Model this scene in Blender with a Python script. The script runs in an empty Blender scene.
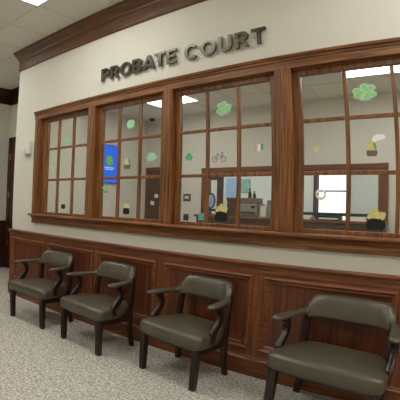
import bpy, bmesh, math, random
from mathutils import Vector, Matrix

scene = bpy.context.scene
COL = scene.collection
PI = math.pi
random.seed(7)

# ------------------------------------------------------------------ materials
def new_mat(name):
    m = bpy.data.materials.new(name)
    m.use_nodes = True
    nt = m.node_tree
    return m, nt, nt.nodes['Principled BSDF']

def srgb(r, g, b):
    f = lambda v: (v / 255 / 12.92) if v / 255 <= .04045 else ((v / 255 + .055) / 1.055) ** 2.4
    return (f(r), f(g), f(b), 1.0)

def plain(name, col, rough=.5, metal=0.0, spec=.5, var=.06, scale=30, bump=0.0):
    m, nt, b = new_mat(name)
    tc = nt.nodes.new('ShaderNodeTexCoord')
    n = nt.nodes.new('ShaderNodeTexNoise'); n.inputs['Scale'].default_value = scale; n.inputs['Detail'].default_value = 4
    nt.links.new(tc.outputs['Object'], n.inputs['Vector'])
    r = nt.nodes.new('ShaderNodeValToRGB')
    r.color_ramp.elements[0].position = .3; r.color_ramp.elements[1].position = .7
    r.color_ramp.elements[0].color = tuple(c * (1 - var) for c in col[:3]) + (1,)
    r.color_ramp.elements[1].color = tuple(min(1, c * (1 + var)) for c in col[:3]) + (1,)
    nt.links.new(n.outputs['Fac'], r.inputs['Fac'])
    nt.links.new(r.outputs['Color'], b.inputs['Base Color'])
    b.inputs['Roughness'].default_value = rough
    b.inputs['Metallic'].default_value = metal
    b.inputs['Specular IOR Level'].default_value = spec
    if bump:
        bp = nt.nodes.new('ShaderNodeBump'); bp.inputs['Strength'].default_value = bump; bp.inputs['Distance'].default_value = .004
        nt.links.new(n.outputs['Fac'], bp.inputs['Height']); nt.links.new(bp.outputs['Normal'], b.inputs['Normal'])
    return m

def wood(name, dark, light, axis, rough=.38, scale=9):
    m, nt, b = new_mat(name)
    tc = nt.nodes.new('ShaderNodeTexCoord')
    mp = nt.nodes.new('ShaderNodeMapping')
    s = [scale * 4.0] * 3
    s['xyz'.index(axis)] = scale * .16
    mp.inputs['Scale'].default_value = s
    nt.links.new(tc.outputs['Object'], mp.inputs['Vector'])
    n = nt.nodes.new('ShaderNodeTexNoise'); n.inputs['Scale'].default_value = 1.6
    n.inputs['Detail'].default_value = 6; n.inputs['Roughness'].default_value = .62; n.inputs['Distortion'].default_value = .5
    nt.links.new(mp.outputs['Vector'], n.inputs['Vector'])
    r = nt.nodes.new('ShaderNodeValToRGB')
    e = r.color_ramp.elements
    e[0].position = .32; e[0].color = dark
    e[1].position = .68; e[1].color = light
    mid = e.new(.5); mid.color = tuple((a + c) / 2 for a, c in zip(dark, light))
    nt.links.new(n.outputs['Fac'], r.inputs['Fac'])
    nt.links.new(r.outputs['Color'], b.inputs['Base Color'])
    b.inputs['Roughness'].default_value = rough
    bp = nt.nodes.new('ShaderNodeBump'); bp.inputs['Strength'].default_value = .08; bp.inputs['Distance'].default_value = .002
    nt.links.new(n.outputs['Fac'], bp.inputs['Height']); nt.links.new(bp.outputs['Normal'], b.inputs['Normal'])
    return m

def emit(name, col, strength):
    m = bpy.data.materials.new(name); m.use_nodes = True
    nt = m.node_tree; nt.nodes.clear()
    o = nt.nodes.new('ShaderNodeOutputMaterial'); e = nt.nodes.new('ShaderNodeEmission')
    e.inputs['Color'].default_value = col; e.inputs['Strength'].default_value = strength
    nt.links.new(e.outputs['Emission'], o.inputs['Surface'])
    return m

def glass_mat(name, tint=(.9, .92, .9, 1)):
    m = bpy.data.materials.new(name); m.use_nodes = True
    nt = m.node_tree; nt.nodes.clear()
    o = nt.nodes.new('ShaderNodeOutputMaterial')
    t = nt.nodes.new('ShaderNodeBsdfTransparent'); t.inputs['Color'].default_value = tint
    g = nt.nodes.new('ShaderNodeBsdfGlossy'); g.inputs['Roughness'].default_value = .02
    lw = nt.nodes.new('ShaderNodeLayerWeight'); lw.inputs['Blend'].default_value = .5
    pw = nt.nodes.new('ShaderNodeMath'); pw.operation = 'POWER'; pw.inputs[1].default_value = 5
    ma = nt.nodes.new('ShaderNodeMath'); ma.operation = 'MULTIPLY_ADD'; ma.inputs[1].default_value = .96; ma.inputs[2].default_value = .04
    nt.links.new(lw.outputs['Facing'], pw.inputs[0]); nt.links.new(pw.outputs[0], ma.inputs[0])
    mx = nt.nodes.new('ShaderNodeMixShader')
    nt.links.new(ma.outputs[0], mx.inputs['Fac'])
    nt.links.new(t.outputs[0], mx.inputs[1]); nt.links.new(g.outputs[0], mx.inputs[2])
    nt.links.new(mx.outputs[0], o.inputs['Surface'])
    return m

def carpet_mat():
    m, nt, b = new_mat('speckled_carpet')
    tc = nt.nodes.new('ShaderNodeTexCoord')
    v = nt.nodes.new('ShaderNodeTexVoronoi'); v.inputs['Scale'].default_value = 85
    n = nt.nodes.new('ShaderNodeTexNoise'); n.inputs['Scale'].default_value = 48; n.inputs['Detail'].default_value = 6; n.inputs['Roughness'].default_value = .75
    n2 = nt.nodes.new('ShaderNodeTexNoise'); n2.inputs['Scale'].default_value = 1.3; n2.inputs['Detail'].default_value = 2
    for q in (v, n, n2): nt.links.new(tc.outputs['Object'], q.inputs['Vector'])
    r = nt.nodes.new('ShaderNodeValToRGB'); e = r.color_ramp.elements
    e[0].position = .34; e[0].color = srgb(136, 132, 122)
    e[1].position = .64; e[1].color = srgb(230, 226, 214)
    nt.links.new(n.outputs['Fac'], r.inputs['Fac'])
    r2 = nt.nodes.new('ShaderNodeValToRGB'); e = r2.color_ramp.elements
    e[0].position = .0; e[0].color = (.66, .65, .63, 1)
    e[1].position = .9; e[1].color = (1.12, 1.12, 1.1, 1)
    sp = nt.nodes.new('ShaderNodeSeparateColor'); nt.links.new(v.outputs['Color'], sp.inputs[0])
    nt.links.new(sp.outputs[0], r2.inputs['Fac'])
    mx = nt.nodes.new('ShaderNodeMix'); mx.data_type = 'RGBA'; mx.blend_type = 'MULTIPLY'; mx.inputs[0].default_value = 1
    nt.links.new(r.outputs['Color'], mx.inputs[6]); nt.links.new(r2.outputs['Color'], mx.inputs[7])
    nt.links.new(mx.outputs[2], b.inputs['Base Color'])
    b.inputs['Roughness'].default_value = .95; b.inputs['Specular IOR Level'].default_value = .1
    bp = nt.nodes.new('ShaderNodeBump'); bp.inputs['Strength'].default_value = .35; bp.inputs['Distance'].default_value = .006
    nt.links.new(n.outputs['Fac'], bp.inputs['Height']); nt.links.new(bp.outputs['Normal'], b.inputs['Normal'])
    return m

OAK_D, OAK_L = srgb(66, 36, 16), srgb(158, 102, 54)
MAH_D, MAH_L = srgb(68, 33, 16), srgb(146, 84, 42)
M = dict(
    wall=plain('cream_paint', srgb(219, 216, 202), .75, spec=.2, var=.015, scale=3),
    wall_office=plain('office_paint', srgb(224, 219, 209), .8, spec=.2, var=.015, scale=3),
    wall_back=plain('cool_paint', srgb(214, 218, 214), .8, spec=.2, var=.015, scale=3),
    ceiling=plain('ceiling_tile', srgb(236, 233, 224), .95, spec=.1, var=.04, scale=60, bump=.1),
    tbar=plain('tile_bar', srgb(222, 218, 206), .6, spec=.3, var=.02),
    carpet=carpet_mat(),
    oak_x=wood('oak_along_x', OAK_D, OAK_L, 'x'),
    crown=wood('dark_stained_oak', srgb(50, 28, 14), srgb(122, 78, 42), 'x'),
    oak_z=wood('oak_along_z', OAK_D, OAK_L, 'z'),
    mah_x=wood('mahogany_along_x', MAH_D, MAH_L, 'x'),
    mah_z=wood('mahogany_along_z', MAH_D, MAH_L, 'z'),
    mah_y=wood('mahogany_along_y', MAH_D, MAH_L, 'y'),
    panel=wood('panel_veneer', srgb(60, 28, 14), srgb(122, 64, 32), 'z', rough=.4, scale=5),
    dark=wood('dark_mahogany', srgb(44, 20, 14), srgb(74, 36, 24), 'y'),
    chairwood=wood('dark_walnut', srgb(30, 18, 12), srgb(56, 33, 22), 'z', rough=.32, scale=9),
    vinyl=plain('grey_brown_vinyl', srgb(82, 76, 62), .28, spec=.6, var=.05, scale=90, bump=.06),
    metal=plain('bronze_metal', srgb(98, 94, 83), .27, metal=1.0, var=.05, scale=50),
    glass=glass_mat('window_glass'),
    white=plain('white_plastic', srgb(222, 221, 212), .4, var=.01),
    grey=plain('grey_plastic', srgb(150, 146, 138), .5, var=.02),
    black=plain('black_plastic', srgb(26, 25, 25), .45, var=.05),
    charcoal=plain('charcoal_mesh', srgb(58, 60, 64), .7, var=.08, scale=200),
    brass=plain('brass', srgb(180, 150, 80), .3, metal=1.0, var=.03),
    light=emit('troffer_lens', (1.0, .985, .945, 1), 10.0),
    light_office=emit('office_troffer_lens', (1.0, .975, .93, 1), 9.0),
    blue=emit('screen_blue', srgb(38, 110, 245), .95),
    screen_logo=emit('screen_emblem', srgb(120, 190, 90), .8),
    screen_pale=emit('screen_pale', srgb(225, 238, 255), .9),
    green_l=plain('pale_green_cling', srgb(184, 212, 164), .45, var=.06),
    green=plain('green_cling', srgb(140, 202, 138), .45, var=.08),
    green_d=plain('deep_green_cling', srgb(92, 165, 112), .45, var=.08),
    mint=plain('mint_cling', srgb(172, 216, 188), .45, var=.08),
    yellow=plain('gold_cling', srgb(214, 200, 112), .4, var=.06),
    yellow_p=plain('pale_gold_cling', srgb(214, 208, 152), .4, var=.06),
    orange=plain('salmon_cling', srgb(218, 172, 150), .5, var=.03),
    cling_black=plain('black_cling', srgb(20, 18, 17), .4, var=.03),
    cling_grey=plain('grey_cling', srgb(112, 98, 88), .5, var=.06),
    cling_white=plain('white_cling', srgb(238, 238, 234), .5, var=.01),
    teal=plain('teal_paper', srgb(90, 175, 180), .6, var=.05),
    poster=plain('pale_blue_poster', srgb(150, 178, 214), .6, var=.12, scale=8),
    picture=plain('green_print', srgb(140, 176, 166), .6, var=.25, scale=14),
    brown=plain('brown_laminate', srgb(78, 50, 36), .5, var=.08),
    plate=plain('brown_plate', srgb(84, 62, 44), .5, var=.04),
)

# ------------------------------------------------------------------ mesh helpers
class MB:
    def __init__(s): s.bm = bmesh.new()
    def box(s, x0, x1, y0, y1, z0, z1, rot=None):
        v = [s.bm.verts.new((x, y, z)) for x in (x0, x1) for y in (y0, y1) for z in (z0, z1)]
        for f in ((0, 1, 3, 2), (4, 6, 7, 5), (0, 4, 5, 1), (2, 3, 7, 6), (0, 2, 6, 4), (1, 5, 7, 3)):
            s.bm.faces.new([v[i] for i in f])
        if rot is not None:
            for w in v: w.co = rot @ w.co
        return s
    def loft(s, rings, cap=True, closed=False):
        R = [[s.bm.verts.new(p) for p in r] for r in rings]
        n = len(R[0])
        pairs = list(zip(R, R[1:])) + ([(R[-1], R[0])] if closed else [])
        for a, b in pairs:
            for i in range(n):
                j = (i + 1) % n
                s.bm.faces.new((a[i], a[j], b[j], b[i]))
        if cap and not closed:
            s.bm.faces.new(R[0][::-1]); s.bm.faces.new(R[-1])
        return s
    def prism(s, pts, axis, a, b):
        # pts: 2-D outline, extruded along axis from a to b ('x': pts=(y,z); 'y': pts=(x,z); 'z': pts=(x,y))
        def mk(p, t): return {'x': (t, p[0], p[1]), 'y': (p[0], t, p[1]), 'z': (p[0], p[1], t)}[axis]
        return s.loft([[mk(p, a) for p in pts], [mk(p, b) for p in pts]])
    def tube(s, path, rad, n=8, square=False):
        path = [Vector(p) for p in path]; rings = []
        for i, p in enumerate(path):
            t = (path[min(i + 1, len(path) - 1)] - path[max(i - 1, 0)]).normalized()
            up = Vector((0, 0, 1)) if abs(t.z) < .9 else Vector((0, 1, 0))
            a = t.cross(up).normalized(); b = a.cross(t).normalized()
            r = rad[i] if isinstance(rad, (list, tuple)) else rad
            ra, rb = r if isinstance(r, (list, tuple)) else (r, r)
            rings.append([p + a * (ra * math.cos(2 * PI * k / n)) + b * (rb * math.sin(2 * PI * k / n)) for k in range(n)])
        return s.loft(rings)
    def disc(s, cx, cz, r, y0, y1, n=20, sx=1.0, sz=1.0):
        return s.prism([(cx + r * sx * math.cos(2 * PI * k / n), cz + r * sz * math.sin(2 * PI * k / n)) for k in range(n)], 'y', y0, y1)
    def ring(s, cx, cz, r0, r1, y0, y1, n=24, a0=0, a1=2 * PI):
        full = abs(a1 - a0 - 2 * PI) < 1e-6
        rings = []
        for k in range(n if full else n + 1):
            a = a0 + (a1 - a0) * k / n; c, q = math.cos(a), math.sin(a)
            rings.append([(cx + r0 * c, y0, cz + r0 * q), (cx + r1 * c, y0, cz + r1 * q), (cx + r1 * c, y1, cz + r1 * q), (cx + r0 * c, y1, cz + r0 * q)])
        return s.loft(rings, closed=full)
    def lathe(s, prof, cx, cy, n=20):
        return s.loft([[(cx + r * math.cos(2 * PI * k / n), cy + r * math.sin(2 * PI * k / n), z) for k in range(n)] for r, z in prof])
    def build(s, name, mat, parent=None, smooth=False, bevel=0, seg=2, sub=0):
        bmesh.ops.recalc_face_normals(s.bm, faces=s.bm.faces)
        me = bpy.data.meshes.new(name); s.bm.to_mesh(me); s.bm.free()
        o = bpy.data.objects.new(name, me); COL.objects.link(o)
        me.materials.append(mat)
        if smooth:
            for p in me.polygons: p.use_smooth = True
        if bevel:
            md = o.modifiers.new('bevel', 'BEVEL'); md.width = bevel; md.segments = seg; md.limit_method = 'ANGLE'
        if sub:
            md = o.modifiers.new('sub', 'SUBSURF'); md.levels = sub; md.render_levels = sub
        if parent: o.parent = parent
        return o

def tag(o, label, cat, group=None):
    o['label'] = label; o['category'] = cat
    if group: o['group'] = group
    return o
def structure(o, label=None):
    o['kind'] = 'structure'
    if label: o['label'] = label
    return o
def empty(name, loc=(0, 0, 0), rz=0):
    o = bpy.data.objects.new(name, None); COL.objects.link(o)
    o.location = loc; o.rotation_euler = (0, 0, rz); o.empty_display_size = .1
    return o

# ------------------------------------------------------------------ dimensions
ZC = 3.485            # lobby ceiling
ZO = 3.00            # office ceiling
XL = -4.915           # left end of the window wall
XR = 3.2             # right lobby wall
YB = -5.6            # wall behind the camera
XE = -6.88           # end wall of the corridor
YR = 1.0             # back of the corridor recess
XO = -5.20           # office left wall
YO = 3.15            # office far wall
XOR = 1.6            # office right wall
YBB = 6.25           # back of the room behind the office
T = .14

# ------------------------------------------------------------------ floor and ceilings
structure(MB().box(XE - .12, XR + .12, YB - .12, YBB + .12, -.1, 0).build('floor', M['carpet']))
cl = structure(MB().box(XE - .12, XR + .12, YB - .12, YR + .12, ZC, ZC + .1).build('ceiling', M['ceiling']))
G = .635
gx = [-4.14 + G * k for k in range(-5, 13)]
gy = [-.668 + G * k for k in range(-8, 3)]
tb = MB()
for x in gx:
    if XE < x < XR: tb.box(x - .012, x + .012, YB, YR if x < XL - .1 else -.02, ZC - .002, ZC + .001)
for y in gy:
    if YB < y < -.05: tb.box(XE, XR, y - .012, y + .012, ZC - .002, ZC + .001)
    elif y < YR: tb.box(XE, XL - .12, y - .012, y + .012, ZC - .002, ZC + .001)
tb.build('ceiling_grid', M['tbar'], cl)
co = structure(MB().box(XL + .1, XOR + .1, T, YO, ZO, ZO + .08).box(XO - .1, XL + .1, YR + .1, YO, ZO, ZO + .08).build('ceiling_office', M['ceiling']))
tb = MB()
for k in range(-3, 14):
    x = -4.24 + G * k
    if XO < x < XOR: tb.box(x - .01, x + .01, T + .01 if x > XL + .12 else YR + .11, YO - .01, ZO - .005, ZO + .001)
for k in range(5):
    y = .51 + G * k
    tb.box(XO + .01 if y > YR + .12 else XL + .11, XOR - .01, y - .01, y + .01, ZO - .005, ZO + .001)
tb.build('ceiling_grid', M['tbar'], co)
structure(MB().box(-6.5, .7, YO + .12, YBB, 2.7, 2.78).build('ceiling_backroom', M['ceiling']))

# ------------------------------------------------------------------ walls
HZ0, HZ1 = 1.13, 2.395           # rough opening of the window band
HX0, HX1 = -4.31, .26
wf = MB()
wf.box(XL, HX0, 0, T, 0, ZC).box(HX1, XR, 0, T, 0, ZC).box(HX0, HX1, 0, T, 0, HZ0).box(HX0, HX1, 0, T, HZ1, ZC)
structure(wf.build('wall_front', M['wall']))
structure(MB().box(XL, XL + .1, T, YR + .1, 0, ZC).build('wall_recess_side', M['wall']))
structure(MB().box(XE, XL, YR, YR + .1, 0, ZC).build('wall_recess_back', M['wall']))
structure(MB().box(XE - .12, XE, YB, YR + .1, 0, ZC).build('wall_left', M['wall']))
structure(MB().box(XR, XR + .12, YB, T, 0, ZC).build('wall_right', M['wall']))
structure(MB().box(XE - .12, XR + .12, YB - .12, YB, 0, ZC).build('wall_back', M['wall']))
structure(MB().box(XO - .1, XO, YR + .1, YO, 0, ZO).build('wall_office_left', M['wall_office']))
structure(MB().box(XOR, XOR + .1, T, YO, 0, ZO).build('wall_office_right', M['wall_office']))
OX0, OX1, OZ0, OZ1 = -3.78, -.835, 1.19, 1.872
w = MB()
w.box(XO - .1, OX0, YO, YO + .12, 0, ZO).box(OX1, XOR + .1, YO, YO + .12, 0, ZO)
w.box(OX0, OX1, YO, YO + .12, 0, OZ0).box(OX0, OX1, YO, YO + .12, OZ1, ZO)
structure(w.build('wall_office_far', M['wall_office']))
structure(MB().box(-6.5, -6.4, YO + .12, YBB, 0, 2.7).build('wall_backroom_left', M['wall_back']))
structure(MB().box(.6, .7, YO + .12, YBB, 0, 2.7).build('wall_backroom_right', M['wall_back']))
BX0, BX1, BZ0, BZ1 = -2.70, -1.955, .95, 2.22
w = MB()
w.box(-6.5, BX0, YBB, YBB + .12, 0, 2.7).box(BX1, .7, YBB, YBB + .12, 0, 2.7)
w.box(BX0, BX1, YBB, YBB + .12, 0, BZ0).box(BX0, BX1, YBB, YBB + .12, BZ1, 2.7)
structure(w.build('wall_backroom_far', M['wall_back']))

# ------------------------------------------------------------------ window band
GY = .05
SY0, SY1 = .03, .07
posts = [(-3.328, -3.21), (-2.273, -2.16), (-1.166, -1.028)]
bays = [(-4.283, -3.328), (-3.21, -2.273), (-2.16, -1.166), (-1.028, .12)]
munt = [(-3.938, -3.65), (-2.895, -2.606), (-1.826, -1.523), (-.629, -.273)]
stile = [(.119, .06), (.055, .06), (.048, .062), (.055, .06)]
ROW = (1.594, 1.983)
SB, STP = 1.192, 2.332
for i, ((a, b), mu, (sl, sr)) in enumerate(zip(bays, munt, stile)):
    f = MB()
    f.box(a, a + sl, SY0, SY1, 1.163, 2.395).box(b - sr, b, SY0, SY1, 1.163, 2.395)
    f.box(a + sl, b - sr, SY0, SY1, STP, 2.395).box(a + sl, b - sr, SY0, SY1, 1.163, SB)
    win = structure(f.build('window_%d' % (i + 1), M['oak_z'], bevel=.003))
    g = MB()
    for x in mu: g.box(x - .015, x + .015, .036, .064, SB, STP)
    for z in ROW: g.box(a + sl, b - sr, .038, .062, z - .014, z + .014)
    g.build('muntin', M['oak_z'], win, bevel=.004)
    MB().box(a + sl - .01, b - sr + .01, GY - .0025, GY + .0025, SB - .008, STP + .008).build('pane', M['glass'], win)
# casings and posts
tr = 0
def trim(mb, mat, label, bevel=.004):
    global tr
    tr += 1
    return structure(mb.build('trim_%d' % tr, mat, bevel=bevel), label)
for a, b in posts:
    p = MB().box(a, b, -.024, T, 1.163, 2.395)
    p.box(a + .02, b - .02, -.030, -.024, 1.163, 2.395)
    trim(p, M['oak_z'], 'oak post between two of the office windows')
p = MB().box(-4.391, -4.283, -.024, 0, 1.163, 2.43).box(-4.365, -4.31, -.032, -.024, 1.163, 2.395).box(-4.31, -4.283, 0, T, 1.163, 2.395)
trim(p, M['oak_z'], 'oak casing at the left end of the window row')
p = MB().box(.12, .24, -.024, 0, 1.163, 2.43).box(.12, .26, 0, T, 1.163, 2.395)
trim(p, M['oak_z'], 'oak casing at the right end of the window row')
HEAD = [(0, 2.386), (-.026, 2.386), (-.028, 2.444), (-.036, 2.448), (-.038, 2.463), (-.05, 2.471), (-.054, 2.49), (0, 2.494)]
p = MB().prism(HEAD, 'x', -4.398, .25).box(-4.31, .26, 0, T, 2.380, 2.395)
trim(p, M['oak_x'], 'oak head casing above the row of office windows', 0)
SILL = [(.075, 1.163), (-.072, 1.163), (-.082, 1.156), (-.084, 1.146), (-.076, 1.136), (0, 1.134), (.075, 1.134)]
p = MB().prism(SILL, 'x', -4.395, .27)
trim(p, M['oak_x'], 'oak window sill running under the row of windows', 0)
APR = [(0, 1.136), (-.046, 1.136), (-.05, 1.124), (-.034, 1.112), (-.026, 1.10), (-.026, 1.072), (-.034, 1.066), (-.034, 1.053), (-.02, 1.045), (0, 1.045)]
p = MB().prism(APR, 'x', -4.375, .25)
trim(p, M['oak_x'], 'oak apron moulding under the window sill', 0)

# ------------------------------------------------------------------ crown moulding
def crown(path, prof):          # path: corner list with outward offset vectors per unit of projection
    mb = MB()
    mb.loft([[(x - d * ox, y - d * oy, z) for d, z in prof] for (x, y, ox, oy) in path])
    return mb
CR = [(0, 3.191), (.016, 3.191), (.022, 3.203), (.018, 3.211), (.020, 3.345), (.028, 3.35), (.032, 3.366), (.046, 3.39), (.072, 3.43), (.08, 3.452), (.09, 3.46), (.094, 3.483), (0, 3.483)]
trim(crown([(XR, 0, 0, 1), (XL, 0, 1, 1), (XL, YR, 1, 0)], CR), M['crown'], 'dark wood crown moulding above the sign', 0)
trim(crown([(XE, YB, -1, 0), (XE, YR, -1, 1), (XL - .13, YR, 0, 1)], CR), M['dark'], 'dark wood crown moulding in the corridor', 0)

# ------------------------------------------------------------------ wainscot
w = MB().box(XL - .02, XR, -.012, 0, .02, .9)
trim(w, M['panel'], 'dark mahogany wainscot panels under the windows', 0)
PX = [(-4.865, -4.075), (-3.996, -3.16), (-3.09, -2.30), (-2.185, -1.328), (-1.216, -.225), (-.107, .77), (.89, 1.76), (1.88, 2.75)]
PZ0, PZ1 = .227, .811
w = MB().box(XL - .024, XR, -.026, -.012, .835, .90)
trim(w, M['mah_x'], 'mahogany top rail of the wainscot', .002)
w = MB()
xs = [XL - .024] + [v for p in PX for v in p] + [XR]
for a, b in zip(xs[0::2], xs[1::2]): w.box(a, b, -.022, -.012, .17, .835)
trim(w, M['mah_z'], 'mahogany stiles between the wainscot panels', .002)
w = MB()
for a, b in PX: w.box(a, b, -.022, -.012, PZ1, .836).box(a, b, -.022, -.012, .165, PZ0)
trim(w, M['mah_x'], 'mahogany rails above and below the wainscot panels', .002)
def picture_frame(mb, x0, x1, z0, z1, wd=.05):
    # bead-and-cove moulding mitred round a panel: (inset, projection)
    prof = [(-.008, .012), (-.008, .034), (.006, .040), (.016, .034), (.022, .026), (.034, .026), (.042, .020), (wd, .013)]
    rings = []
    for (sx, sz, x, z) in ((1, 1, x0, z0), (-1, 1, x1, z0), (-1, -1, x1, z1), (1, -1, x0, z1)):
        rings.append([(x + sx * d, -h, z + sz * d) for d, h in prof])
    mb.loft(rings, closed=True)
w = MB()
for a, b in PX: picture_frame(w, a, b, PZ0, PZ1)
trim(w, M['mah_x'], 'raised mahogany mouldings framing the wainscot panels', 0)
RAIL = [(0, .876), (-.03, .876), (-.034, .89), (-.044, .896), (-.05, .908), (-.046, .92), (0, .922)]
w = MB().prism(RAIL, 'x', XL - .05, XR).prism([(XL - p[0] * -1, p[1]) for p in RAIL], 'y', 0, YR)
trim(w, M['mah_x'], 'mahogany chair rail capping the wainscot', 0)
BASE = [(0, 0), (-.034, 0), (-.034, .128), (-.042, .132), (-.042, .142), (-.03, .152), (-.03, .16), (-.024, .168), (0, .17)]
structure(MB().prism(BASE, 'x', XL - .04, XR).build('baseboard_front', M['mah_x']))
# corridor wainscot
w = MB().box(XE, XE + .02, YB, YR, 0, .88).box(XE, XE + .045, YB, YR, .88, .92).box(XE, XE + .032, YB, YR, 0, .15)
for k in range(7):
    y0 = YR - .12 - .85 * (k + 1); 
    w.box(XE + .02, XE + .034, y0, y0 + .03, .23, .81).box(XE + .02, XE + .034, y0 + .72, y0 + .75, .23, .81)
    w.box(XE + .02, XE + .034, y0, y0 + .75, .79, .82).box(XE + .02, XE + .034, y0, y0 + .75, .22, .25)
trim(w, M['dark'], 'dark wainscot along the end wall of the corridor', .002)

# corridor door beside the end wall
d = structure(MB().box(XE + .03, XE + .13, YR - .03, YR, 0, 2.53).box(XE + 1.05, XE + 1.15, YR - .03, YR, 0, 2.53).box(XE + .03, XE + 1.15, YR - .03, YR, 2.43, 2.53).build('door_1', M['dark'], bevel=.004))
MB().box(XE + .13, XE + 1.05, YR - .02, YR - .001, .01, 2.43).build('slab', M['dark'], d)
for z in (2.15, 1.42, .5):
    MB().box(XE + .105, XE + .155, YR - .042, YR - .018, z - .06, z + .06).build('hinge', M['brass'], d)
MB().tube([(XE + .98, YR - .02, 1.0), (XE + .98, YR - .07, 1.0), (XE + .86, YR - .075, 1.0)], .012).build('handle', M['brass'], d, smooth=True)

# ------------------------------------------------------------------ ceiling lights
def troffer(x0, x1, y0, y1, z, mat, label, group):
    cx, cy = (x0 + x1) / 2, (y0 + y1) / 2
    t = tag(empty('ceiling_light', (cx, cy, z)), label, 'ceiling light', group)
    hx, hy = (x1 - x0) / 2, (y1 - y0) / 2
    f = MB()
    f.box(-hx, -hx + .03, -hy, hy, -.012, 0).box(hx - .03, hx, -hy, hy, -.012, 0)
    f.box(-hx + .03, hx - .03, -hy, -hy + .03, -.012, 0).box(-hx + .03, hx - .03, hy - .03, hy, -.012, 0)
    f.build('frame', M['white'], t)
    MB().box(-hx + .03, hx - .03, -hy + .03, hy - .03, -.008, -.001).build('diffuser', mat, t)
    return t
troffer(-3.505, -2.245, -1.303, -.668, ZC - .007, M['light'], 'bright ceiling troffer above the lobby beside the sign wall', 'lobby ceiling lights')
for x, y in ((-6.1, -1.303), (-.35, -1.303), (1.55, -1.303), (-6.1, -3.2), (-3.505, -3.2), (-.97, -3.2), (1.55, -3.2)):
    troffer(x, x + 1.26, y, y + .63, ZC - .007, M['light'], 'unseen ceiling troffer over the lobby floor away from the sign wall', 'lobby ceiling lights')  # troffers outside the view, placed as light sources for the lobby
troffer(-4.24, -3.41, 1.75, 2.36, ZO - .006, M['light_office'], 'office ceiling light seen through the second and third windows', 'office ceiling lights')
troffer(-1.11, .12, 1.65, 2.26, ZO - .006, M['light_office'], 'office ceiling light seen through the fourth window', 'office ceiling lights')
troffer(-3.75, -2.55, .62, 1.24, ZO - .006, M['light_office'], 'added office fill light hidden above the second window', 'office ceiling lights')  # unseen panel added to brighten the office walls
troffer(-2.0, -.8, .62, 1.24, ZO - .006, M['light_office'], 'added office fill light hidden above the third window', 'office ceiling lights')  # second unseen panel, also added as extra office light
for x, lb in ((-5.7, 'left'), (-3.7, 'middle'), (-1.5, 'right')):
    troffer(x, x + 1.2, 4.9, 5.5, 2.699, M['light_office'], 'hidden fill light added to the room behind the office, %s of three' % lb, 'added lights of the room behind the office')  # out-of-sight panels added to brighten this room through the opening

# ------------------------------------------------------------------ sign letters
H, S = 1.0, .215
def arc(cx, cz, rx, rz, a0, a1, n=14):
    return [(cx + rx * math.cos(math.radians(a0 + (a1 - a0) * k / n)), cz + rz * math.sin(math.radians(a0 + (a1 - a0) * k / n))) for k in range(n + 1)]
def glyph(ch):
    if ch == 'P':
        return .74, [[(0, 0), (S, 0), (S, .37), (.42, .37)] + arc(.42, .685, .32, .315, -90, 90) + [(0, 1)],
                     [(S, .54), (.40, .54)] + arc(.40, .69, .13, .15, -90, 90) + [(S, .84)]]
    if ch == 'R':
        return .80, [[(0, 0), (S, 0), (S, .38), (.34, .38), (.56, 0), (.80, 0), (.56, .42)] + arc(.44, .71, .32, .29, -52, 90) + [(0, 1)],
                     [(S, .54), (.42, .54)] + arc(.42, .69, .13, .15, -90, 90) + [(S, .84)]]
    if ch == 'O':
        return .94, [arc(.47, .5, .47, .52, 0, 360, 36)[:-1], arc(.47, .5, .26, .34, 0, 360, 36)[:-1]]
    if ch == 'B':
        return .78, [[(0, 0), (.46, 0)] + arc(.46, .28, .32, .28, -90, 60) + arc(.44, .745, .30, .255, -35, 90) + [(0, 1)],
                     [(S, .16), (.44, .16)] + arc(.44, .29, .13, .13, -90, 90) + [(S, .42)],
                     [(S, .58), (.42, .58)] + arc(.42, .71, .12, .13, -90, 90) + [(S, .84)]]
    if ch == 'A':
        return .90, [[(0, 0), (.22, 0), (.285, .2), (.615, .2), (.68, 0), (.90, 0), (.56, 1), (.34, 1)],
                     [(.335, .36), (.565, .36), (.45, .74)]]
    if ch == 'T':
        return .78, [[(.29, 0), (.49, 0), (.49, .83), (.78, .83), (.78, 1), (0, 1), (0, .83), (.29, .83)]]
    if ch == 'E':
        return .68, [[(0, 0), (.68, 0), (.68, .17), (S, .17), (S, .42), (.62, .42), (.62, .585), (S, .585), (S, .83), (.67, .83), (.67, 1), (0, 1)]]
    if ch == 'C':
        return .88, [arc(.47, .5, .47, .52, 42, 318, 30) + arc(.47, .5, .26, .34, 312, 48, 30)]
    if ch == 'U':
        return .78, [[(0, 1), (0, .36)] + arc(.39, .36, .39, .38, 180, 360, 18) + [(.78, 1), (.58, 1), (.58, .36)] + arc(.39, .36, .19, .21, 360, 180, 18) + [(S, 1)]]
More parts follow.
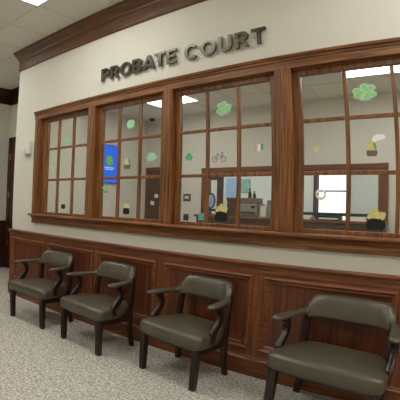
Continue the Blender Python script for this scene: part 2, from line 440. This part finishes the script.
def letter(ch, x, z, h, wx, label):
    wd, loops = glyph(ch)
    cu = bpy.data.curves.new('letter', 'CURVE'); cu.dimensions = '2D'; cu.fill_mode = 'BOTH'; cu.extrude = .011
    for lp in loops:
        sp = cu.splines.new('POLY'); sp.points.add(len(lp) - 1); sp.use_cyclic_u = True
        for q, (a, b) in zip(sp.points, lp): q.co = (a * h * wx, b * h, 0, 1)
    tmp = bpy.data.objects.new('tmp', cu); COL.objects.link(tmp)
    bpy.context.view_layer.update()
    me = bpy.data.meshes.new_from_object(tmp.evaluated_get(bpy.context.evaluated_depsgraph_get()))
    bpy.data.objects.remove(tmp); bpy.data.curves.remove(cu)
    me.name = 'sign_letter'
    me.materials.clear(); me.materials.append(M['metal'])
    o = bpy.data.objects.new('sign_letter', me); COL.objects.link(o)
    o.rotation_euler = (PI / 2, 0, 0); o.location = (x, -.022, z)
    # a stud that holds the letter off the wall
    st = MB()
    st.tube([(.1 * h * wx, .5 * h, -.011), (.1 * h * wx, .5 * h, -.0225)], .005)
    st.build('stud', M['metal'], o)
    tag(o, label, 'letter', 'metal letters of the wall sign')
    return wd * h * wx
def word(text, x0, x1, z, h, ordn):
    wx = 1.19
    tot = sum(glyph(c)[0] for c in text) * h * wx
    kern = {'AT': -.014, 'RT': -.006, 'BA': -.003}
    gap = (x1 - x0 - tot - sum(kern.get(text[k:k + 2], 0) for k in range(len(text) - 1))) / (len(text) - 1)
    x = x0
    for k, c in enumerate(text):
        x += letter(c, x, z, h, wx, ordn[k]) + gap + kern.get(text[k:k + 2], 0)
word('PROBATE', -3.125, -2.113, 2.642, .142, [
    'bronze metal capital P, the first letter on the cream wall',
    'bronze metal capital R directly after the P',
    'bronze metal capital O between the first R and the B',
    'bronze metal capital B on the cream wall',
    'bronze metal capital A on the cream wall',
    'bronze metal capital T between the A and the E',
    'bronze metal capital E on the cream wall'])
word('COURT', -2.022, -1.212, 2.634, .141, [
    'bronze metal capital C shining in the ceiling light',
    'bronze metal capital O between the C and the U',
    'bronze metal capital U on the cream wall',
    'bronze metal capital R directly after the U',
    'bronze metal capital T, the last letter on the cream wall'])

# ------------------------------------------------------------------ wall device
t = tag(empty('wall_thermostat', (-4.553, 0, 2.01)), 'white wall device with grey sensor beside the leftmost window', 'thermostat')
MB().box(-.065, .07, -.045, 0, -.065, .10).build('housing', M['white'], t, bevel=.012, seg=3)
MB().box(-.078, -.02, -.058, -.02, -.032, .026).build('sensor', M['tbar'], t, bevel=.008)
MB().box(-.035, .05, -.04, 0, -.09, -.06).build('lower_cover', M['grey'], t, bevel=.008)

# ------------------------------------------------------------------ chairs
def superellipse_block(mb, z0, z1, crown=.02):
    # upholstered seat: plan outline from front to back, soft edges
    def outline(inset):
        f, bk = .312 - inset, .25 - inset
        yf, yb = -.54 + inset, -.085 - inset
        pts = []
        rf = .055; rb = .09
        for k in range(6):   # front left corner
            a = math.radians(180 + 90 * k / 5); pts.append((-f + rf + rf * math.cos(a), yf + rf + rf * math.sin(a)))
        for k in range(6):
            a = math.radians(270 + 90 * k / 5); pts.append((f - rf + rf * math.cos(a), yf + rf + rf * math.sin(a)))
        pts.append((f - .004, -.30))
        for k in range(6):
            a = math.radians(0 + 90 * k / 5); pts.append((bk - rb + rb * math.cos(a), yb - rb + rb * math.sin(a)))
        for k in range(6):
            a = math.radians(90 + 90 * k / 5); pts.append((-bk + rb + rb * math.cos(a), yb - rb + rb * math.sin(a)))
        pts.append((-f + .004, -.30))
        return pts
    def bow(x, y): return crown * (1 - (x / .3) ** 2) * (1 - ((y + .3) / .24) ** 2)
    rings = [[(x, y, z0) for x, y in outline(.012)], [(x, y, z0 + .012) for x, y in outline(0)],
             [(x, y, z1 - .026) for x, y in outline(-.002)], [(x, y, z1 - .008) for x, y in outline(.008)],
             [(x, y, z1 + max(0, bow(x, y)) * .2) for x, y in outline(.03)],
             [(x, y, z1 + .004 + max(0, bow(x, y)) * .6) for x, y in outline(.10)],
             [(x * .3, (y + .3) * .3 - .3, z1 + .006 + crown * .75) for x, y in outline(.10)]]
    mb.loft(rings)
def back_section(p, tan, th, zb, zt, lean):
    # rounded cross-section of the back band; th = half thickness
    out = []
    nx, ny = -tan[1], tan[0]
    n = 14
    for k in range(n):
        a = 2 * PI * k / n
        c, s = math.cos(a), math.sin(a)
        c = math.copysign(abs(c) ** .55, c); s = math.copysign(abs(s) ** .35, s)
        zz = (zb + zt) / 2 + (zt - zb) / 2 * s
        off = th * c + lean * (zz - zb)
        out.append((p[0] + nx * off, p[1] + ny * off, zz))
    return out
def make_chair():
    root = empty('armchair')
    mb = MB(); superellipse_block(mb, .318, .425); mb.build('seat', M['vinyl'], root, smooth=True)
    # frame under the seat
    f = MB()
    f.box(-.265, .265, -.51, -.488, .296, .322).box(-.235, .235, -.13, -.108, .262, .322)
    for s in (-1, 1):
        f.loft([[(s * .285, -.495, .268), (s * .262, -.495, .268), (s * .262, -.495, .324), (s * .285, -.495, .324)],
                [(s * .262, -.12, .258), (s * .238, -.12, .258), (s * .238, -.12, .324), (s * .262, -.12, .324)]])
    f.build('seat_frame', M['chairwood'], root, bevel=.003)
    # legs
    for s in (-1, 1):
        x = s * .268
        l = MB()
        def sq(cx, cy, hw, hd, z): return [(cx - hw, cy - hd, z), (cx + hw, cy - hd, z), (cx + hw, cy + hd, z), (cx - hw, cy + hd, z)]
        l.loft([sq(x, -.50, .021, .021, 0), sq(x, -.50, .023, .023, .08), sq(x, -.50, .026, .026, .322)])
        for dx in (-.009, .009):       # reeding on the front face
            l.tube([(x + dx, -.523, .03), (x + dx, -.526, .31)], .005, 6)
        l.build('leg', M['chairwood'], root, bevel=.003)
        l = MB()
        xr = s * .246
        path = [(-.088, 0, .019), (-.104, .10, .021), (-.125, .20, .024), (-.132, .32, .025), (-.120, .45, .022), (-.098, .60, .019), (-.088, .66, .017)]
        l.loft([sq(xr + s * .012 * (z < .05), y, hw * .95, hw, z) for y, z, hw in path])
        l.build('leg', M['chairwood'], root, bevel=.003)
    # curved upholstered back
    N = 28
    rings = []
    for k in range(N + 1):
        u = -1 + 2 * k / N
        x = .240 * u
        y = -.072 - .07 * abs(u) ** 4
        tx, ty = 1, -.07 * 4 * abs(u) ** 3 * (1 if u > 0 else -1) / .240
        L = math.hypot(tx, ty); tn = (tx / L, ty / L)
        e = max(0, (abs(u) - .82) / .18)
        zt = .754 - .095 * e - .004 * u * u
        zb = .592 + .006 * u * u
        th = .026 + .006 * (1 - abs(u))
        if abs(u) > .97: th *= .75
        rings.append(back_section((x, y), tn, th, zb, zt, .28))
    mb = MB(); mb.loft(rings); mb.build('backrest', M['vinyl'], root, smooth=True)
    # arms
    for s in (-1, 1):
        path = [(.234, -.118, .632, .024, .034), (.252, -.138, .629, .026, .027), (.270, -.17, .627, .028, .019), (.284, -.22, .626, .030, .017),
                (.297, -.285, .626, .034, .017), (.307, -.37, .627, .037, .016), (.311, -.425, .627, .032, .013), (.312, -.45, .627, .015, .008)]
        rings = []
        for x, y, z, hw, hh in path:
            r = []
            for k in range(12):
                a = 2 * PI * k / 12; c, q = math.cos(a), math.sin(a)
                c = math.copysign(abs(c) ** .6, c); q = math.copysign(abs(q) ** .7, q)
                r.append((s * x + hw * c, y, z + hh * q))
            rings.append(r)
        mb = MB(); mb.loft(rings); mb.build('armrest', M['vinyl'], root, smooth=True)
        # S-curved arm support
        sp = [(.296, -.335, .612, .027), (.298, -.311, .585, .027), (.300, -.293, .55, .026), (.302, -.297, .51, .026), (.303, -.319, .475, .027), (.304, -.351, .445, .029), (.304, -.373, .42, .031), (.303, -.377, .385, .029), (.298, -.367, .345, .022)]
        rings = []
        for i, (x, y, z, r0) in enumerate(sp):
            a = Vector(sp[min(i + 1, len(sp) - 1)][1:3]) - Vector(sp[max(i - 1, 0)][1:3]); a.normalize()
            ny, nz = -a.y, a.x
            rings.append([(s * x + ax * .016, y + ny * bx * r0, z + nz * bx * r0) for ax, bx in ((-1.1, -.9), (-.4, -1.05), (.4, -1.05), (1.1, -.9), (1.1, .9), (.4, 1.05), (-.4, 1.05), (-1.1, .9))])
        mb = MB(); mb.loft(rings); mb.build('arm_support', M['chairwood'], root, bevel=.003)
    return root
def copy_tree(o, parent=None):
    c = o.copy(); COL.objects.link(c); c.parent = parent
    for ch in o.children: copy_tree(ch, c)
    return c
CH = 'grey-brown vinyl armchairs lined up along the wainscot'
chairs = [(-3.632, -.065, math.radians(3), 1.03, 'grey-brown vinyl armchair nearest the corridor end of the wainscot'),
          (-2.675, -.06, math.radians(-3.5), 1.0, 'grey-brown vinyl armchair, second along from the corridor end'),
          (-1.68, -.02, math.radians(-6), 1.0, 'grey-brown vinyl armchair below the third window, third from the corridor'),
          (-.515, -.02, math.radians(-5.5), 1.25, 'broad grey-brown vinyl armchair below the fourth window, cut by the frame')]
proto = make_chair()
for i, (x, y, rz, sx, lb) in enumerate(chairs):
    o = proto if i == 0 else copy_tree(proto)
    o.location = (x, y, 0); o.rotation_euler = (0, 0, rz); o.scale = (sx, 1, 1)
    tag(o, lb, 'armchair', CH)

# ------------------------------------------------------------------ window clings
CL = "St Patrick's window clings"
CY = GY - .003
def leaf_discs(mb, cx, cz, w, h, rot, y0, y1, k=1.0, leaves=3):
    # heart-shaped leaves made of two lobes and a taper, round a centre
    angs = [90, 210, 330] if leaves == 3 else [45, 135, 225, 315]
    i = 0
    for a in angs:
        for da in ((-24, 24) if leaves == 3 else (-17, 17)):
            t = math.radians(a + da + rot)
            mb.disc(cx + .32 * w * math.cos(t), cz + .32 * h * math.sin(t), .19 * k, y0 - i * .00004, y1, 16, w, h); i += 1
        t = math.radians(a + rot)
        mb.disc(cx + .15 * w * math.cos(t), cz + .15 * h * math.sin(t), .15 * k, y0 - i * .00004, y1, 14, w, h); i += 1
    return mb
def shamrock(x, z, w, h, rot, m_in, m_out, label, leaves=3):
    o = empty('shamrock_cling', (x, CY, z))
    mb = MB(); leaf_discs(mb, 0, 0, w, h, rot, -.0008, 0, 1.0, leaves)
    t = math.radians(-90 + rot)
    mb.prism([(-.05 * w, 0), (.05 * w, 0), (.09 * w + .5 * w * math.cos(t), .5 * h * math.sin(t)), (-.03 * w + .5 * w * math.cos(t), .5 * h * math.sin(t))], 'y', -.0009, 0)
    mb.build('border', M[m_out], o)
    mb = MB(); leaf_discs(mb, 0, 0, w, h, rot, -.0022, -.0013, .68, leaves)
    mb.build('leaf', M[m_in], o)
    return tag(o, label, 'window cling', CL)
def pot(x, z, w, h, label, pot_m='cling_black', coin_m='yellow', coin2='yellow_p'):
    # z is the foot of the pot; h the height with its heap of coins
    o = empty('pot_cling', (x, CY, z))
    b = MB(); hb = h * .56
    pr = [(-.36 * w, 0), (.36 * w, 0), (.47 * w, hb * .3), (.46 * w, hb * .62), (.38 * w, hb * .86), (-.38 * w, hb * .86), (-.46 * w, hb * .62), (-.47 * w, hb * .3)]
    b.prism(pr, 'y', -.001, 0).box(-.44 * w, .44 * w, -.0016, -.0011, hb * .86, hb)
    b.build('kettle', M[pot_m], o)
    c = MB(); c2 = MB(); i = 0
    for (u, v, q) in ((-.30, .08, 0), (-.1, .12, 1), (.12, .1, 0), (.32, .06, 1), (-.2, .24, 1), (.02, .27, 0), (.2, .22, 1), (.0, .38, 1), (.36, .2, 0)):
        (c if q else c2).disc(u * w, hb + v * h, .115 * w, -.002 - i * .0001, -.0012, 14); i += 1
    c.build('coin', M[coin_m], o); c2.build('coin', M[coin2], o)
    return tag(o, label, 'window cling', CL)
shamrock(-3.777, 2.068, .115, .135, 8, 'green', 'mint', 'green shamrock cling high in the leftmost window')
shamrock(-2.74, 2.137, .12, .095, 0, 'mint', 'green', 'round pale shamrock cling high in the second window', 4)
shamrock(-2.453, 1.784, .135, .085, 0, 'mint', 'green_l', 'faint mint shamrock cling beside the third window post', 3)
shamrock(-1.667, 2.156, .155, .128, 20, 'green', 'green_l', 'pale green shamrock cling at the top of the third window', 3)
shamrock(-2.018, 1.761, .085, .075, 0, 'green_d', 'green', 'small deep green shamrock cling left of the bicycle', 3)
shamrock(-.485, 2.157, .19, .128, -24, 'green', 'green_l', 'large pale green shamrock cling under the bright office light', 3)
shamrock(-.444, 1.53, .05, .035, 0, 'mint', 'mint', 'tiny faint mint cling above the pot in the fourth window', 3)
pot(-3.805, 1.243, .085, .10, 'small black pot of gold cling at the bottom of the leftmost window', coin_m='yellow_p')
pot(-2.766, 1.226, .095, .11, 'black pot of gold cling at the bottom of the second window', coin_m='yellow_p')
pot(-1.679, 1.213, .13, .14, 'black pot of gold cling at the bottom of the third window', coin_m='yellow')
pot(-.425, 1.207, .15, .138, 'largest black pot of gold cling at the bottom of the fourth window', coin_m='yellow')
def hat_pot(x, z, w, h, label, m_hat, m_pot):
    o = empty('leprechaun_pot_cling', (x, CY, z))
    MB().prism([(-.38 * w, 0), (.38 * w, 0), (.48 * w, .2 * h), (.42 * w, .36 * h), (-.42 * w, .36 * h), (-.48 * w, .2 * h)], 'y', -.001, 0).build('kettle', M[m_pot], o)
    MB().disc(-.02 * w, .5 * h, .36 * w, -.0014, 0, 18, 1.1, .55).disc(-.1 * w, .72 * h, .2 * w, -.0016, 0, 16, 1, 1.1).build('hat', M[m_hat], o)
    MB().disc(.24 * w, .7 * h, .14 * w, -.0018, 0, 14).disc(.3 * w, .52 * h, .12 * w, -.0019, 0, 14).build('shamrock_leaf', M['green_d'], o)
    return tag(o, label, 'window cling', CL)
hat_pot(-2.773, 1.68, .10, .125, 'small grey pot cling with green trim in the second window', 'yellow_p', 'cling_grey')
hat_pot(-.456, 1.705, .085, .115, 'grey pot cling heaped with yellow beside the white puff', 'yellow', 'cling_grey')
hat_pot(-4.062, 1.71, .075, .12, 'small pale pot cling in the left column of the leftmost window', 'mint', 'green_l')
o = MB().disc(0, 0, .034, -.0012, 0, 20, 1.25, .6).disc(-.03, -.012, .02, -.0013, 0, 16).disc(.03, .002, .016, -.0014, 0, 16).build('cloud_cling', M['cling_white'])
o.location = (-.403, CY, 1.834); tag(o, 'white puff of cloud cling above the grey pot', 'window cling', CL)
o = empty('coin_cling', (-.866, CY, 1.77)); MB().disc(0, 0, .024, -.001, 0).build('coin', M['yellow_p'], o); MB().ring(0, 0, .014, .019, -.0018, -.001).build('rim', M['yellow'], o)
tag(o, 'single round yellow coin cling in the fourth window', 'window cling', CL)
o = empty('horseshoe_cling', (-.834, CY, 1.445))
MB().ring(0, 0, .024, .042, -.001, 0, 24, math.radians(-240), math.radians(60)).build('shoe', M['cling_white'], o)
for a_, b_, r_ in ((-.033, 0, .009), (.03, .012, .008), (0, -.034, .007)): MB().disc(a_, b_, r_, -.002, -.0011, 12).build('stud', M['yellow'], o)
tag(o, 'white horseshoe cling in front of the bright far window', 'window cling', CL)
o = empty('bicycle_cling', (-1.711, CY, 1.741))
for a_ in (-.042, .042): MB().ring(a_, -.012, .020, .026, -.001, 0).build('wheel', M['cling_grey'], o)
b = MB()
def bar(mb, a, c, y=-.0014, w=.004):
    d = Vector((c[0] - a[0], c[1] - a[1])).normalized(); n = Vector((-d.y, d.x)) * w / 2
    mb.prism([(a[0] - n.x, a[1] - n.y), (c[0] - n.x, c[1] - n.y), (c[0] + n.x, c[1] + n.y), (a[0] + n.x, a[1] + n.y)], 'y', y, -.0001)
bar(b, (-.042, -.012), (-.02, .018)); bar(b, (-.02, .018), (.03, .018), -.0016); bar(b, (.03, .018), (-.002, -.012), -.0018); bar(b, (-.002, -.012), (-.042, -.012), -.002); bar(b, (.042, -.012), (.026, .032), -.0022); bar(b, (-.026, .024), (-.01, .024), -.0024, .006)
b.build('frame', M['cling_grey'], o)
for a_, b_, r_ in ((.03, .036, .011), (-.014, .032, .008)): MB().disc(a_, b_, r_, -.0018, 0, 12).build('shamrock_leaf', M['green_d'], o)
tag(o, 'outline bicycle cling with green dots in the third window', 'window cling', CL)
o = empty('flag_cling', (-1.342, CY, 1.796))
for k, mt in enumerate(('orange', 'cling_white', 'green_d')):
    x0 = -.042 + k * .028
    MB().prism([(x0, -.022 + .003 * k), (x0 + .0275, -.019 + .003 * k), (x0 + .0275, .036 + .002 * k), (x0, .034 + .002 * k)], 'y', -.001, 0).build('stripe', M[mt], o)
bb = MB(); bar(bb, (.042, .045), (.036, -.05)); bb.build('pole', M['green_l'], o)
tag(o, 'three-striped flag cling in orange, white and green', 'window cling', CL)
o = empty('banner_cling', (-3.083, CY, 1.468))
MB().prism([(-.045, .012), (.045, .016), (.05, .04), (-.04, .036)], 'y', -.001, 0).build('ribbon', M['green'], o)
MB().prism([(-.04, -.034), (.035, -.03), (.04, -.004), (-.035, -.008)], 'y', -.001, 0).build('ribbon', M['green_d'], o)
tag(o, 'green two-line banner cling under the blue screen', 'window cling', CL)

# ------------------------------------------------------------------ office fittings
c = MB().box(OX0 - .10, OX0, YO - .025, YO, OZ0, OZ1 + .13).box(OX1, OX1 + .135, YO - .025, YO, OZ0 - .02, OZ1 + .13)
c.box(OX0, OX0 + .02, YO, YO + .12, OZ0, OZ1).box(OX1 - .02, OX1, YO, YO + .12, OZ0, OZ1)
trim(c, M['mah_z'], 'brown side casings of the service window behind the office')
c = MB().box(OX0, OX1, YO - .025, YO, OZ1, OZ1 + .055).box(OX0 - .1, OX1 + .135, YO - .035, YO, OZ1 + .055, OZ1 + .125).box(OX0, OX1, YO, YO + .12, OZ1 - .02, OZ1)
trim(c, M['mah_x'], 'brown head casing of the service window behind the office')
c = MB().box(OX0 + .02, OX1 - .02, YO + .05, YO + .08, 1.245, 1.29)
trim(c, M['black'], 'black track across the service window', .003)
ct = tag(empty('service_counter', (-2.25, 2.96, 0)), 'brown service counter under the inner office opening', 'counter')
MB().box(-1.53, 1.56, -.2, .185, 1.155, 1.19).build('worktop', M['mah_x'], ct, bevel=.004)
MB().box(-1.5, 1.53, -.16, .185, .0, 1.155).build('front_panel', M['brown'], ct)
def solid(name, b, mat, label, cat, group=None, bevel=.004):
    x0, x1, y0, y1, z0, z1 = b
    cx, cy = (x0 + x1) / 2, (y0 + y1) / 2
    o = empty(name, (cx, cy, z0)); tag(o, label, cat, group)
    return o, (x0 - cx, x1 - cx, y0 - cy, y1 - cy, 0, z1 - z0)
CT = 1.19
o, b = solid('storage_box', (-3.195, -2.985, 2.85, 3.05, CT, 1.475), None, 'dark brown box on the service counter behind the third window', 'box')
MB().box(b[0], b[1], b[2], b[3], 0, .25).build('body', M['brown'], o, bevel=.006); MB().box(b[0] - .01, b[1] + .01, b[2] - .01, b[3] + .01, .25, .29).build('lid', M['brown'], o, bevel=.006)
o, b = solid('printer', (-2.965, -2.645, 2.82, 3.09, CT, 1.48), None, 'grey office machine on the service counter beside the brown box', 'printer')
MB().box(b[0], b[1], b[2], b[3], 0, .2).build('body', M['grey'], o, bevel=.012); MB().box(b[0] + .02, b[1] - .02, b[2] + .02, b[3], .2, .29).build('lid', M['cling_grey'], o, bevel=.01)
MB().box(b[0] + .03, b[1] - .03, b[2] - .06, b[2] + .05, .06, .075).build('tray', M['black'], o); MB().box(b[1] - .1, b[1] - .03, b[2] - .006, b[2] + .01, .13, .17).build('panel', M['black'], o)
for k, (x, y, hh) in enumerate(((-2.83, 2.94, .15), (-2.765, 2.97, .11))):
    o = empty('bottle', (x, y, 1.48)); MB().lathe([(.0, 0), (.026, 0), (.028, hh * .55), (.012, hh * .7), (.012, hh * .85)], 0, 0, 14).build('body', M['charcoal'], o, smooth=True); MB().lathe([(.014, hh * .85), (.014, hh), (0, hh)], 0, 0, 14).build('cap', M['black'], o)
    tag(o, ('taller' if k == 0 else 'shorter') + ' dark bottle standing on the grey office machine', 'bottle', 'bottles on the office machine')
o = empty('desk_tray', (-2.55, 2.94, CT)); tag(o, 'grey upright file holder beside the office machine', 'file holder')
f = MB().box(-.07, .07, -.1, .1, 0, .012).box(-.07, -.058, -.1, .1, .012, .2).box(.058, .07, -.1, .1, .012, .26); f.build('holder', M['grey'], o, bevel=.003)
MB().box(-.05, .04, -.085, .085, .012, .17).build('paper', M['white'], o)
for (x, wd, hh, mt, lb) in ((-1.84, .12, .035, 'white', 'white paper stack on the service counter under the bright window'), (-1.08, .22, .05, 'cling_white', 'white paper stack on the service counter left of the large black pot')):
    o = empty('paper_stack', (x, 2.9, CT)); p = MB()
    for k in range(4): p.box(-wd / 2 + .004 * (k % 2), wd / 2 + .004 * (k % 2), -.1, .1, hh * k / 4, hh * (k + 1) / 4 - .001)
    p.build('paper', M[mt], o); tag(o, lb, 'paper stack', 'papers on the service counter')
o = empty('letter_tray', (-1.52, 2.92, CT)); tag(o, 'black letter tray on the service counter under the bright window', 'tray')
MB().box(-.17, .17, -.11, .11, 0, .01).box(-.17, -.16, -.11, .11, .01, .06).box(.16, .17, -.11, .11, .01, .06).box(-.16, .16, .1, .11, .01, .06).build('tray', M['black'], o, bevel=.002); MB().box(-.14, .13, -.09, .08, .01, .03).build('paper', M['white'], o)
# wall switch, outlet, note
o = empty('light_switch', (-4.195, YO, 1.475)); tag(o, 'brown wall plate with a white switch inside the office', 'light switch')
MB().box(-.08, .08, -.012, 0, -.066, .066).build('plate', M['plate'], o, bevel=.003); MB().box(-.045, .045, -.02, -.012, -.02, .03).build('toggle', M['white'], o, bevel=.003)
o = empty('wall_outlet', (-4.2, YO, 1.121)); tag(o, 'black wall box below the brown switch plate in the office', 'outlet')
MB().box(-.05, .05, -.03, 0, -.055, .055).build('plate', M['black'], o, bevel=.004); MB().box(-.02, .02, -.036, -.03, -.03, -.005).build('socket', M['charcoal'], o)
o = MB().prism([(-.03, -.03), (.028, -.028), (.03, .03), (-.026, .034)], 'y', -.001, 0).build('note_cling', M['teal']); o.location = (-1.876, CY, 1.239); tag(o, 'small teal square cling low in the third window left of the pot', 'window cling', CL)
# smoke sensor
o = empty('smoke_detector', (-4.98, 3.03, ZO - .001)); tag(o, 'small dark sensor on the office ceiling above the brown door', 'smoke detector')
MB().lathe([(0, -.045), (.035, -.045), (.05, -.03), (.05, 0)], 0, 0).build('body', M['charcoal'], o, smooth=True); MB().lathe([(0, -.055), (.015, -.055), (.015, -.045)], 0, 0, 10).build('lens', M['black'], o)
# office door in the corner
d = structure(MB().box(-5.195, -5.13, YO - .025, YO, 0, 2.05).box(-4.50, -4.42, YO - .025, YO, 0, 2.05).box(-5.13, -4.50, YO - .025, YO, 1.98, 2.05).build('door_2', M['mah_z'], bevel=.004))
MB().box(-5.13, -4.50, YO - .018, YO - .001, .01, 1.98).build('slab', M['brown'], d)
MB().tube([(-4.58, YO - .02, 1.0), (-4.58, YO - .065, 1.0), (-4.68, YO - .07, 1.0)], .011).build('handle', M['brass'], d, smooth=True)
for x, z, s, lb in ((-4.909, 1.495, .045, 'upper small white paper slip on the brown office door'), (-5.004, 1.358, .045, 'lower small white paper slip on the brown office door')):
    o = MB().box(-s, s, -.004, 0, -s * .8, s * .8).build('paper_slip', M['cling_white']); o.location = (x, YO - .018, z); o.rotation_euler = (0, math.radians(12), 0)
    tag(o, lb, 'notice', 'paper slips on the brown door')
# blue portrait screen on the office left wall
o = empty('wall_screen', (XO, 2.0325, 2.03)); tag(o, 'blue lit screen on the office side wall seen through the second window', 'screen')
MB().box(0, .04, -.2825, .2825, -.348, .348).build('case', M['black'], o, bevel=.004)
MB().box(.0401, .043, -.27, .27, -.336, .336).build('display', M['blue'], o)
e = MB(); n = 20
e.loft([[(x, .05 + .085 * math.cos(2 * PI * k / n), .06 + .095 * math.sin(2 * PI * k / n)) for k in range(n)] for x in (.0432, .0442)]); e.build('emblem', M['screen_logo'], o)
e = MB(); e.box(.0432, .044, -.07, .17, -.075, -.06).box(.0432, .044, -.05, .15, -.105, -.092); e.build('text_line', M['screen_pale'], o)

# ------------------------------------------------------------------ room behind the office
wn = structure(MB().box(BX0 - .09, BX0, YBB - .03, YBB + .12, BZ0 - .08, BZ1 + .08).box(BX1, BX1 + .03, YBB - .03, YBB + .12, BZ0 - .08, BZ1 + .08).box(BX0, BX1, YBB - .03, YBB + .12, BZ1, BZ1 + .08).box(BX0, BX1, YBB - .03, YBB + .12, BZ0 - .08, BZ0).build('window_5', M['dark']))
MB().box(BX0, BX1, YBB + .06, YBB + .09, 1.735, 1.765).build('muntin', M['charcoal'], wn)
MB().box(BX0, BX1, YBB + .072, YBB + .078, BZ0, BZ1).build('pane', M['glass'], wn)
d = structure(MB().box(-5.39, -5.21, YBB - .04, YBB, 0, 2.1).box(-6.3, -6.2, YBB - .04, YBB, 0, 2.1).box(-6.2, -5.39, YBB - .04, YBB, 2.02, 2.1).build('door_3', M['dark'], bevel=.004))
MB().box(-6.2, -5.39, YBB - .015, YBB - .001, .01, 2.02).build('slab', M['wall_back'], d)
o = empty('poster', (-4.97, YBB, 1.82)); MB().box(-.18, .18, -.015, 0, -.27, .27).build('frame', M['white'], o); MB().box(-.16, .16, -.02, -.015, -.25, .25).build('print', M['poster'], o)
tag(o, 'pale blue poster on the wall of the room behind the office', 'poster')
o = empty('picture', (-4.565, YBB, 1.86)); MB().box(-.13, .13, -.02, 0, -.17, .17).build('frame', M['grey'], o, bevel=.004); MB().box(-.11, .11, -.024, -.02, -.15, .15).build('print', M['picture'], o)
tag(o, 'small greenish framed picture on the wall behind the office', 'picture')
o = empty('desk_mirror', (-3.59, 3.0, CT)); tag(o, 'dark oval ring on a small stand at the left end of the service counter', 'mirror')
b = MB(); n = 28; rings = []
for k in range(n):
    a = 2 * PI * k / n; cx, cz = .075 * math.cos(a), .125 * math.sin(a)
    rings.append([(cx * q, yy, .235 + cz * w_) for q, w_, yy in ((.82, .88, -.012), (1.1, 1.06, -.012), (1.1, 1.06, .012), (.82, .88, .012))])
b.loft(rings, closed=True); b.build('frame', M['charcoal'], o, bevel=.003)
MB().lathe([(0, 0), (.07, 0), (.07, .012), (.015, .02), (.012, .115), (0, .115)], 0, 0, 20).build('stand', M['charcoal'], o, smooth=True)
MB().disc(0, .235, .065, -.004, .004, 24, 1, 1.72).build('plate', M['poster'], o)

# ------------------------------------------------------------------ world: bright daylight outside
wd = bpy.data.worlds.new('World'); scene.world = wd; wd.use_nodes = True
bg = wd.node_tree.nodes['Background']; bg.inputs['Color'].default_value = (.86, .93, 1, 1); bg.inputs['Strength'].default_value = 2.3

# ------------------------------------------------------------------ camera: a wide lens with its own mild barrel distortion
A1, A3 = .5002, -.0036
YAW, PITCH, ROLL = math.radians(-47.029), math.radians(.979), math.radians(1.982)
CAM = Vector((0, -2.85968, 1.33579))
def to_world(v):
    x, y, z = v
    c, s = math.cos(ROLL), math.sin(ROLL); x, y = x * c - y * s, x * s + y * c
    c, s = math.cos(PITCH), math.sin(PITCH); y, z = y * c + z * s, -y * s + z * c
    c, s = math.cos(YAW), math.sin(YAW); x, z = x * c + z * s, -x * s + z * c
    return Vector((x, z, y))
r, u, f = to_world((1, 0, 0)), to_world((0, 1, 0)), to_world((0, 0, 1))
cam = bpy.data.cameras.new('Camera'); co_ = bpy.data.objects.new('Camera', cam); COL.objects.link(co_)
co_.matrix_world = Matrix(((r.x, u.x, -f.x, CAM.x), (r.y, u.y, -f.y, CAM.y), (r.z, u.z, -f.z, CAM.z), (0, 0, 0, 1)))
cam.sensor_fit = 'HORIZONTAL'; cam.sensor_width = 36; cam.sensor_height = 36; cam.clip_start = .05; cam.clip_end = 100
cam.lens = 34.5; cam.shift_x = .2435; cam.shift_y = -.011
PANO = True
if PANO:
    cam.type = 'PANO'
    cam.panorama_type = 'FISHEYE_LENS_POLYNOMIAL'
    cam.fisheye_fov = PI
    cam.fisheye_polynomial_k0 = 0
    cam.fisheye_polynomial_k1 = -A1 / 18
    cam.fisheye_polynomial_k2 = 0
    cam.fisheye_polynomial_k3 = -A3 / 18 ** 3
    cam.fisheye_polynomial_k4 = 0
scene.camera = co_

vs = scene.view_settings
scene.display_settings.display_device = 'sRGB'
vs.view_transform = 'Standard'; vs.look = 'None'; vs.gamma = 1; vs.use_curve_mapping = False
vs.exposure = 0
